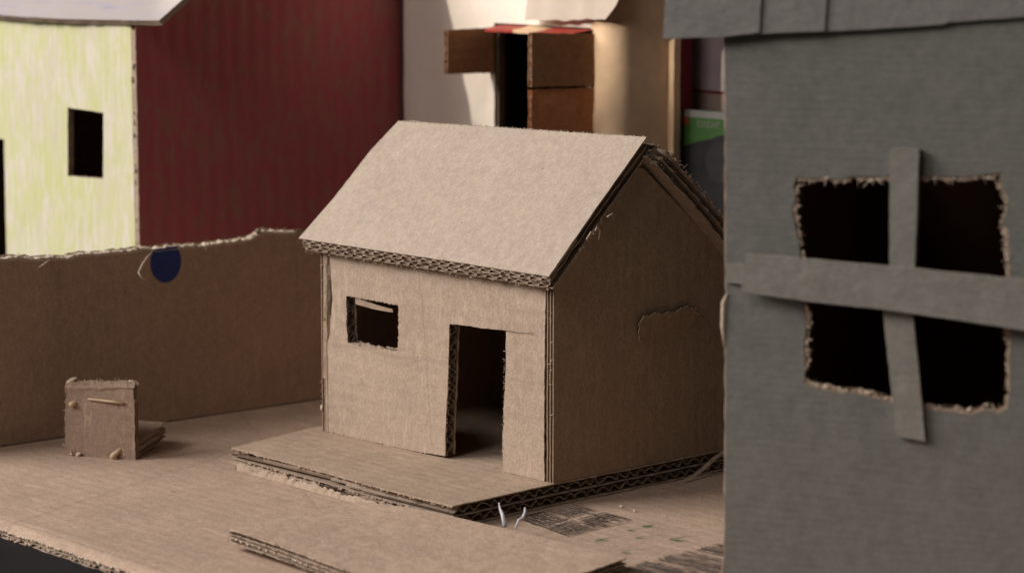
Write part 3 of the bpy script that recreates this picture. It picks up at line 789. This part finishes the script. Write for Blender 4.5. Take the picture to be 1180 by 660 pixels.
bd = V((-17.5, 4.2, 0)).normalized(); mb = MB(); sheet(mb, (V((-16.2, 24.3, 0)), bd, Z, V((bd.y, -bd.x, 0))), [(0, ZB), (18, ZB), (18, 28.4), (0, 28.4)], [], 0, .4, M['dark']); mb.build('back_wall', wh)
mb = MB(); sheet(mb, (V((-33.7, 21.2, 0)), Y, Z, -X), [(0, ZB), (6.9, ZB), (6.9, 28.4), (0, 28.4)], [], 0, .4, M['brown']); mb.build('side_wall', wh)
mb = MB(); sheet(mb, (V((0, 0, 28.9)), X, Y, Z), [(-34, YW - .1), (-17.5, YW - .1), (-16.8, 21.3), (-15.8, 23.7), (-15.9, 24.3), (-34, 28.4)], [], 0, .4, M['white']); mb.build('roof', wh)
# door flaps standing out from the opening
def flap(name, hinge, d, z0, z1, L, mat, seed, n_, skew=0):
    mb = MB(); d = V(d).normalized()
    fr = (V(hinge), Z, d, V(n_).normalized())
    ol = [(z0, 0), (z0 + .04, L), (z1 + skew, L), (z1, 0)]
    board(mb, fr, ol, T=.36, layers=1, mat=mat, core=M['core'], back=mat, seed=seed, amp=.05, period=.5, th=.05, jit=.08, step=.3)
    fuzz(mb, [V(hinge) + Z * z0 + d * L, V(hinge) + Z * z1 + d * L], M['edge'], 8, .15, .014, d, seed)
    return mb.build(name, wh)
o = flap('door_flap', (DX0 + .1, YW, 0), (-.12, -1, 0), 15.75, 18.2, 3.1, M['flap'], 171, (1, -.12, 0), -.05); o['label'] = 'short brown flap at the left of the opening'
o = flap('door_flap', (DX1, YW, 0), (-.27, -1, 0), 15.45, 18.15, 3.75, M['flap'], 172, (1, -.27, 0), .15); o['label'] = 'upper brown flap at the right of the opening'
o = flap('door_flap', (DX1 - .05, YW, 0), (-.31, -1, 0), 3.2, 15.3, 3.65, M['flaplow'], 173, (1, -.31, 0)); o['label'] = 'lower reddish brown flap at the right of the opening'
mb = MB()
for (x0, x1, mt) in ((DX0 + .55, -23.2, 'redprint'), (-23.2, -21.3, 'paleprint'), (-21.3, DX1 - .1, 'redprint')):
    vs = []
    for i in range(9):
        x = x0 + (x1 - x0) * i / 8
        for j in range(5):
            y = YW - 1.1 * j / 4; z = 18.40 - .05 * j + .06 * noise.noise(V((x, y, 3)))
            vs.append(V((x - .34 * (YW - y) * max(0, (x - DX0) / (DX1 - DX0)), y, z)))
    mb.add(vs, [(5 * i + j, 5 * i + 5 + j, 5 * i + 6 + j, 5 * i + 1 + j)[::-1] for i in range(8) for j in range(4)], M[mt], True)
    vb = [p - Z * .14 for p in vs]
    mb.add(vb, [(5 * i + j, 5 * i + 5 + j, 5 * i + 6 + j, 5 * i + 1 + j) for i in range(8) for j in range(4)], M['flap'])
    mb.add(vs + vb, [(5 * i + 4, 5 * i + 9, 45 + 5 * i + 9, 45 + 5 * i + 4) for i in range(8)], M[mt])
mb.build('top_flap', wh)
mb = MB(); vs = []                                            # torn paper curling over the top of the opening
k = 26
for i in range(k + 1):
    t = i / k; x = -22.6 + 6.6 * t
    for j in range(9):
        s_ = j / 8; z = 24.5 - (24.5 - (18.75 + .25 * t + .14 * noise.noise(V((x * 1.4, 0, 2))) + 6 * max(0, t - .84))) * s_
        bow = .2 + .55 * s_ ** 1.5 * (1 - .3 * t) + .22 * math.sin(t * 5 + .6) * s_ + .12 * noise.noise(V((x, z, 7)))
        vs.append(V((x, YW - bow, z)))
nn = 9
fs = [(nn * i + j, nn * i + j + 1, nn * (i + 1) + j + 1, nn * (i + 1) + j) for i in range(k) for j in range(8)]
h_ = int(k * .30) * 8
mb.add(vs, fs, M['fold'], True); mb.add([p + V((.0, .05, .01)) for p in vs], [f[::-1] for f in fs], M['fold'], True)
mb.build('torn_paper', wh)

# ------------------------------------------------------------------ things behind on the right
YB = 26.6
bx = thing('storage_box', 'taupe cardboard box with mauve panel framed in maroon, behind the green card', 'box', (-12, YB + 4, ZT))
mb = MB(); box(mb, V((0, YB, 0)), X, Z, -Y, at(779, 90, (0, YB, 0), Y).x, -4, ZT + .005, 23, 0, 9, M['boxgrey']); mb.build('carton', bx)
def b2(x, y): p = at(x, y, (0, YB, 0), Y); return (p.x, p.z)
mb = MB(); p = b2(797, 106); box(mb, V((0, YB, 0)), X, Z, -Y, p[0], -5, p[1], 22, -.03, .02, M['maroon']); mb.build('panel_frame', bx)
mb = MB(); box(mb, V((0, YB, 0)), X, Z, -Y, p[0] + .14, -5.14, p[1] + .14, 21.86, -.05, -.02, M['panel']); mb.build('panel', bx)
fo2 = thing('folder', 'thin dark maroon folder standing beside the taupe box', 'folder', (-16.2, 25.5, ZT))
mb = MB(); a = at(775, 80, (0, 25.3, 0), Y); b = at(785.5, 80, (0, 25.3, 0), Y)
box(mb, V((0, 25.3, 0)), X, Z, -Y, a.x - .15, b.x, ZT + .005, 21, 0, .9, M['maroon']); mb.build('cover', fo2)
mb = MB(); q = at(779, 103, (0, 25.3, 0), Y); box(mb, V((0, 25.3, 0)), X, Z, -Y, q.x - .2, q.x + .18, q.z - .25, q.z + .2, -.02, .01, M['white']); mb.build('tag', fo2)
YC = 24.7
card = thing('green_card', 'green picture card with pale rounded rim standing in front of the taupe box', 'card', (-13, YC + .3, ZT))
def c2(x, y): p = at(x, y, (0, YC, 0), Y); return (p.x, p.z)
def rrect(x0, x1, z0, z1, r):
    out = []
    for (cx, cz, a0) in ((x1 - r, z1 - r, 0), (x0 + r, z1 - r, 90), (x0 + r, z0 + r, 180), (x1 - r, z0 + r, 270)):
        for i in range(7):
            g_ = math.radians(a0 + 15 * i); out.append((cx + r * math.cos(g_), cz + r * math.sin(g_)))
    return out
cx0, cz1 = c2(782, 126); cx1 = cx0 + 7.6
frc = (V((0, YC, 0)), X, Z, -Y)
mb = MB(); sheet(mb, frc, rrect(cx0, cx1, ZT + .005, cz1, .45), [], 0, .35, M['cardwhite']); mb.build('rim', card)
gx0 = cx0 + .3; gz1 = cz1 - .36
mb = MB(); sheet(mb, frc, rrect(gx0, cx1 - .3, 1, gz1, .12), [], -.012, .01, M['cardgreen']); mb.build('green_print', card)
mb = MB(); a = c2(784.5, 134); b = c2(793.5, 144); sheet(mb, frc, [(gx0 + .04, b[1]), (b[0], b[1]), (b[0], a[1]), (gx0 + .04, a[1])], [], -.024, .0, M['cardred']); mb.build('corner_mark', card)
mb = MB(); l0 = c2(804, 139); l1 = c2(835, 149)                 # blurred lettering: two pale words
x = l0[0]; rr = random.Random(5)
for i in range(9):
    if i == 5: x += .22
    w = .29; h0, h1 = l1[1], l0[1]
    box(mb, V((0, YC, 0)), X, Z, -Y, x, x + .09, h0, h1, -.026, 0, M['cardtext'])
    if i % 2 == 0: box(mb, V((0, YC, 0)), X, Z, -Y, x + .09, x + .25, h1 - .1, h1, -.026, 0, M['cardtext'])
    if i % 3 != 1: box(mb, V((0, YC, 0)), X, Z, -Y, x + .09, x + .22, h0, h0 + .1, -.026, 0, M['cardtext'])
    if i % 2 == 1: box(mb, V((0, YC, 0)), X, Z, -Y, x + .17, x + .25, h0, h1, -.026, 0, M['cardtext'])
    x += w + .05
mb.build('lettering', card)
mb = MB()
hz = c2(800, 163)[1]
ol = [(gx0 + .02, 1.1), (cx1 - .32, 1.1), (cx1 - .32, hz - .1)] + [(gx0 + 6 - i * .3, hz + .5 * math.exp(-((i - 9) / 4.5) ** 2) + .1 * noise.noise(V((i * .8, 0, 0))) ) for i in range(1, 17)] + [(gx0 + .02, hz - .35)]
sheet(mb, frc, ol, [], -.022, 0, M['carddark']); mb.build('dark_picture', card)
mb = MB(); fc = (gx0 + 2.7, hz - 1.0)
sheet(mb, frc, rag([(fc[0] + .95 * math.cos(a * .3927), fc[1] + 1.1 * math.sin(a * .3927)) for a in range(16)], .2, .1, 7), [], -.03, 0, M['cardface']); mb.build('picture_highlight', card)

# ------------------------------------------------------------------ grey painted house at the right
gd = V((.92, .392, 0)).normalized(); gn = V((gd.y, -gd.x, 0))
go = V((16.6, -7.4, ZG))
grey = thing('grey_house', 'grey painted cardboard house with ragged barred window in the right foreground', 'toy house', (24, 2, ZG))
def g2(x, y):
    p = at(x, y, go, gn) - go; return (p.dot(gd), p.z)
frg = (go, gd, Z, gn)
wo = [g2(*p) for p in ((918, 204), (935, 206), (952, 204), (968, 207), (985, 203), (1005, 204), (1030, 202), (1060, 203), (1085, 203), (1110, 204), (1135, 201), (1156, 199), (1152, 210), (1158, 222), (1163, 232), (1158, 246), (1156, 254), (1162, 268), (1163, 300), (1166, 340), (1165, 380), (1163, 420), (1164, 450), (1161, 470), (1150, 476), (1135, 471), (1118, 478), (1100, 474), (1080, 473), (1062, 471), (1030, 465), (1008, 458), (985, 453), (965, 452), (940, 446), (925, 440), (928, 425), (926, 400), (929, 375), (924, 350), (922, 320), (921, 280), (916, 262), (913, 240), (917, 228), (914, 215))]
LE = [g2(*p) for p in ((835, 44), (836, 120), (836, 300), (836, 326), (838, 340), (836, 360), (836, 500), (835, 640))]
ol = [(.02, 0.01), (21, 0.01), (21, 24), (.1, 24)] + LE
up_ = [(a, b + .55) for a, b in (g2(1290, 11), g2(1180, 20), g2(1085, 28), g2(1000, 34), g2(880, 39))]
ol = [(.02, 0.01), (up_[0][0], .01)] + up_ + [(LE[0][0], LE[0][1] + .5)] + LE
mb = MB()
sheet(mb, frg, rag(ol, .4, .03, 181), [rag(wo, .2, .05, 182, 2)], 0, .05, M['grey'], edge_mat=M['edge'])
cen = V((sum(p[0] for p in wo) / len(wo), sum(p[1] for p in wo) / len(wo)))
wi = [tuple(cen + (V(p) - cen) * (1 - .14 / max(.1, (V(p) - cen).length))) for p in wo]
ol2 = [(a - (.06 if a < 1 else 0), b) for a, b in ol]
sheet(mb, frg, rag(ol2, .3, .07, 183), [rag(wi, .12, .34, 184, 2)], .06, .12, M['edge'])
sheet(mb, frg, rag([(a + .1 if a < 1 else a, b) for a, b in ol], .3, .08, 185), [rag(wi, .2, .12, 186, 2)], .40, .46, M['dark'])
flutes(mb, (go, Z, gd, gn), [[(b, a) for a, b in ol], [(b, a) for a, b in wo]], .12, .40, M['core'], .62, .04, 187, .2)
G3 = lambda a, b, t=0: go + gd * a + Z * b - gn * t
wl = [G3(a, b, .06) for a, b in wi]; wl.append(wl[0])
lumps(mb, wl, M['torn'], .055, 2.2, 188, off=.07)
fuzz(mb, wl, M['torn'], 9, .2, .012, gn * .5, 189, 1.0)
pe = [G3(*g2(838, 338), -.02), G3(*g2(834, 348), -.05), G3(*g2(833, 375), -.04), G3(*g2(835, 400), -.01)]
tube(mb, pe, .07, M['torn'], 6, [.4, 1, 1, .4])
mb.build('front_wall', grey)
def side(name, o, u, n_, L, H):
    mb = MB(); q = [(0, .01), (L, .01), (L, H), (0, H)]
    sheet(mb, (o, u, Z, n_), q, [], 0, .12, M['grey']); sheet(mb, (o, u, Z, n_), q, [], .125, .4, M['inner']); return mb.build(name, grey)
side('side_wall', go + gd * .12 - gn * .5, -gn, -gd, 15, 21.0)
GW = up_[0][0]
side('side_wall', go + gd * (GW - .1) - gn * .5, -gn, gd, 15, 21.0)
side('back_wall', go - gn * 15.6, gd, -gn, GW, 21.0)
def bar(pts, t0, t1, seed, mat='greybar'):
    mb = MB(); q = [g2(*p) for p in pts]
    sheet(mb, frg, rag(q, .25, .025, seed), [], -t1, -t1 + .05, M[mat], edge_mat=M['edge'])
    sheet(mb, frg, rag([tuple(V(p) * .999) for p in q], .25, .03, seed + 1), [], -t1 + .05, -t0, M['greybar'], edge_mat=M['greybar'])
    return mb
o = bar([(1029, 170), (1062, 171), (1060, 240), (1057, 309), (1028, 306), (1028, 240)], .012, .36, 191).build('window_bar', grey); o['label'] = 'upright strip across the upper half of the window'
o = bar([(1019, 356), (1053, 358), (1060, 420), (1068, 507), (1035, 501), (1027, 430)], .012, .22, 193).build('window_bar', grey); o['label'] = 'leaning strip across the lower half of the window'
o = bar([(866, 290), (940, 296), (1040, 305), (1110, 312), (1200, 321), (1200, 380), (1110, 366), (1018, 353), (940, 345), (860, 333)], .37, .62, 195).build('window_bar', grey); o['label'] = 'long level strip crossing the window'
bar([(838, 303), (868, 304), (868, 328), (838, 325)], .012, .14, 197).build('strip_end', grey)
# roof of overlapping strips
gs = math.radians(84); gv = -gn * math.cos(gs) + Z * math.sin(gs); gr = gn * math.sin(gs) + Z * math.cos(gs)
gro = at(835, 43, go + gn * .16, gn)
def gq(x, y):
    p = at(x, y, gro, gr) - gro; return (p.dot(gd), p.dot(gv))
for i, pl in enumerate((((767, 45), (835, 43.5), (878, 38)), ((868, 40), (952, 36.5)), ((944, 37), (1000, 34.5), (1085, 29), (1095, 26), (1180, 20), (1300, 11)))):
    q = [gq(*p) for p in pl]
    a0, a1 = q[0][0], q[-1][0]
    q2 = q + [(a1 + (.15 if i < 2 else 0), 9.5), (a0 + .1, 9.5)]
    mb = MB(); fr = (gro, gd, gv, gr)
    sheet(mb, fr, rag(q2, .4, .03, 201 + i), [], -.30 + .09 * i, -.30 + .09 * i + .14, M['greyroof'], edge_mat=M['greybar'])
    mb.build('roof_strip', grey)
mb = MB(); rb_ = gro + gv * 9.6
sheet(mb, (rb_ - gv * 9.6 , gd, gv, gr), [(-1.8, 2.5), (GW, 4.0), (GW, 9.5), (-1.8, 9.5)], [], .1, .4, M['dark']); mb.build('roof_base', grey)
mb = MB(); g2s = math.radians(38); gv2 = -gn * math.cos(g2s) - Z * math.sin(g2s); gr2 = -gn * math.sin(g2s) + Z * math.cos(g2s)
sheet(mb, (gro + gv * 9.5 - gn * .05, gd, gv2, gr2), [(-2.0, 0), (GW + .5, 0), (GW + .5, 12), (-2.0, 12)], [], 0, .4, M['greyroof']); mb.build('roof_panel', grey)

# ------------------------------------------------------------------ scraps
def scrap(px_, lab, seed, h):
    b = at(px_[0][0], px_[0][1], (0, -5.6, 0), Y)
    pts = [at(x, y, (0, -5.6 + .2 * i, 0), Y) for i, (x, y) in enumerate(px_)]
    pts[0].z = swarp(V((pts[0].x, pts[0].y, 0))).z - .05
    o = thing('glue_sliver', lab, 'glue scrap', pts[0], 'slivers of glue on the loose slab')
    mb = MB(); tube(mb, pts, .085, M['glue'], 5, h); mb.build('sliver', o)
scrap([(582, 598), (579, 592), (576, 585), (575, 579)], 'taller white glue sliver standing upright at the platform edge, left of two', 1, [1.3, 1.0, .6, .35])
scrap([(594, 603), (598, 598), (603, 596), (605, 590), (605, 585)], 'bent white glue sliver leaning at the platform edge, right of two', 2, [.5, .6, .9, .7, .6])
for i, (x, y, lab) in enumerate(((715.5, 584, 'pale paper crumb on the ground, nearer the platform of two'), (731, 589, 'pale paper crumb on the ground, farther from the platform of two'))):
    p = at(x, y, (0, 0, ZG + .03), Z); mb = MB()
    tube(mb, [p + V((-.07, 0, 0)), p + V((-.03, .02, .05)), p + V((.03, .0, .05)), p + V((.08, -.02, 0))], .05, M['torn'], 6, [.3, 1, .9, .3])
    o = mb.build('paper_crumb'); o['label'] = lab; o['category'] = 'paper crumb'; o['group'] = 'paper crumbs beside the platform'

# ------------------------------------------------------------------ camera, world, lamps
cd = bpy.data.cameras.new('camera'); cam = bpy.data.objects.new('camera', cd); C.objects.link(cam)
cam.location = CAM * S
cam.rotation_euler = (math.pi / 2 - PIT, 0, YAW)
cd.sensor_width = 36; cd.lens = FPX / 1180 * 36; cd.clip_start = .01; cd.clip_end = 100
cd.dof.use_dof = True; cd.dof.focus_distance = 1.205; cd.dof.aperture_fstop = 11; cd.dof.aperture_blades = 9
bpy.context.scene.camera = cam
w = bpy.data.worlds.new('World'); bpy.context.scene.world = w; w.use_nodes = True
bg = w.node_tree.nodes['Background']; bg.inputs[0].default_value = (1, .86, .74, 1); bg.inputs[1].default_value = .012

def lamp(name, kind, loc, tgt, energy, col, **kw):
    l = bpy.data.lights.new(name, kind); l.energy = energy; l.color = col
    for k, v_ in kw.items(): setattr(l, k, v_)
    o = bpy.data.objects.new(name, l); C.objects.link(o)
    o.location = V(loc) * S; d = (V(tgt) - V(loc))
    o.rotation_euler = d.to_track_quat('-Z', 'Y').to_euler(); return o
lamp('window_light', 'AREA', (-168, -178, 148), (-8, 2, 4), 108, (1, .955, .915), shape='RECTANGLE', size=2.3, size_y=1.2)
lamp('room_fill', 'AREA', (25, -225, 210), (-18, 20, 12), 19, (1, .93, .90), shape='SQUARE', size=1.0)
sp = V((-59, -130, 70))
lamp('sun_beam', 'SPOT', sp, (-25.0, 20, 21.6), 66, (1, .93, .82), spot_size=math.radians(6.7), spot_blend=.18, shadow_soft_size=.008)

sc = bpy.context.scene
sc.view_settings.view_transform = 'Standard'; sc.view_settings.look = 'None'; sc.view_settings.exposure = 0; sc.view_settings.gamma = 1
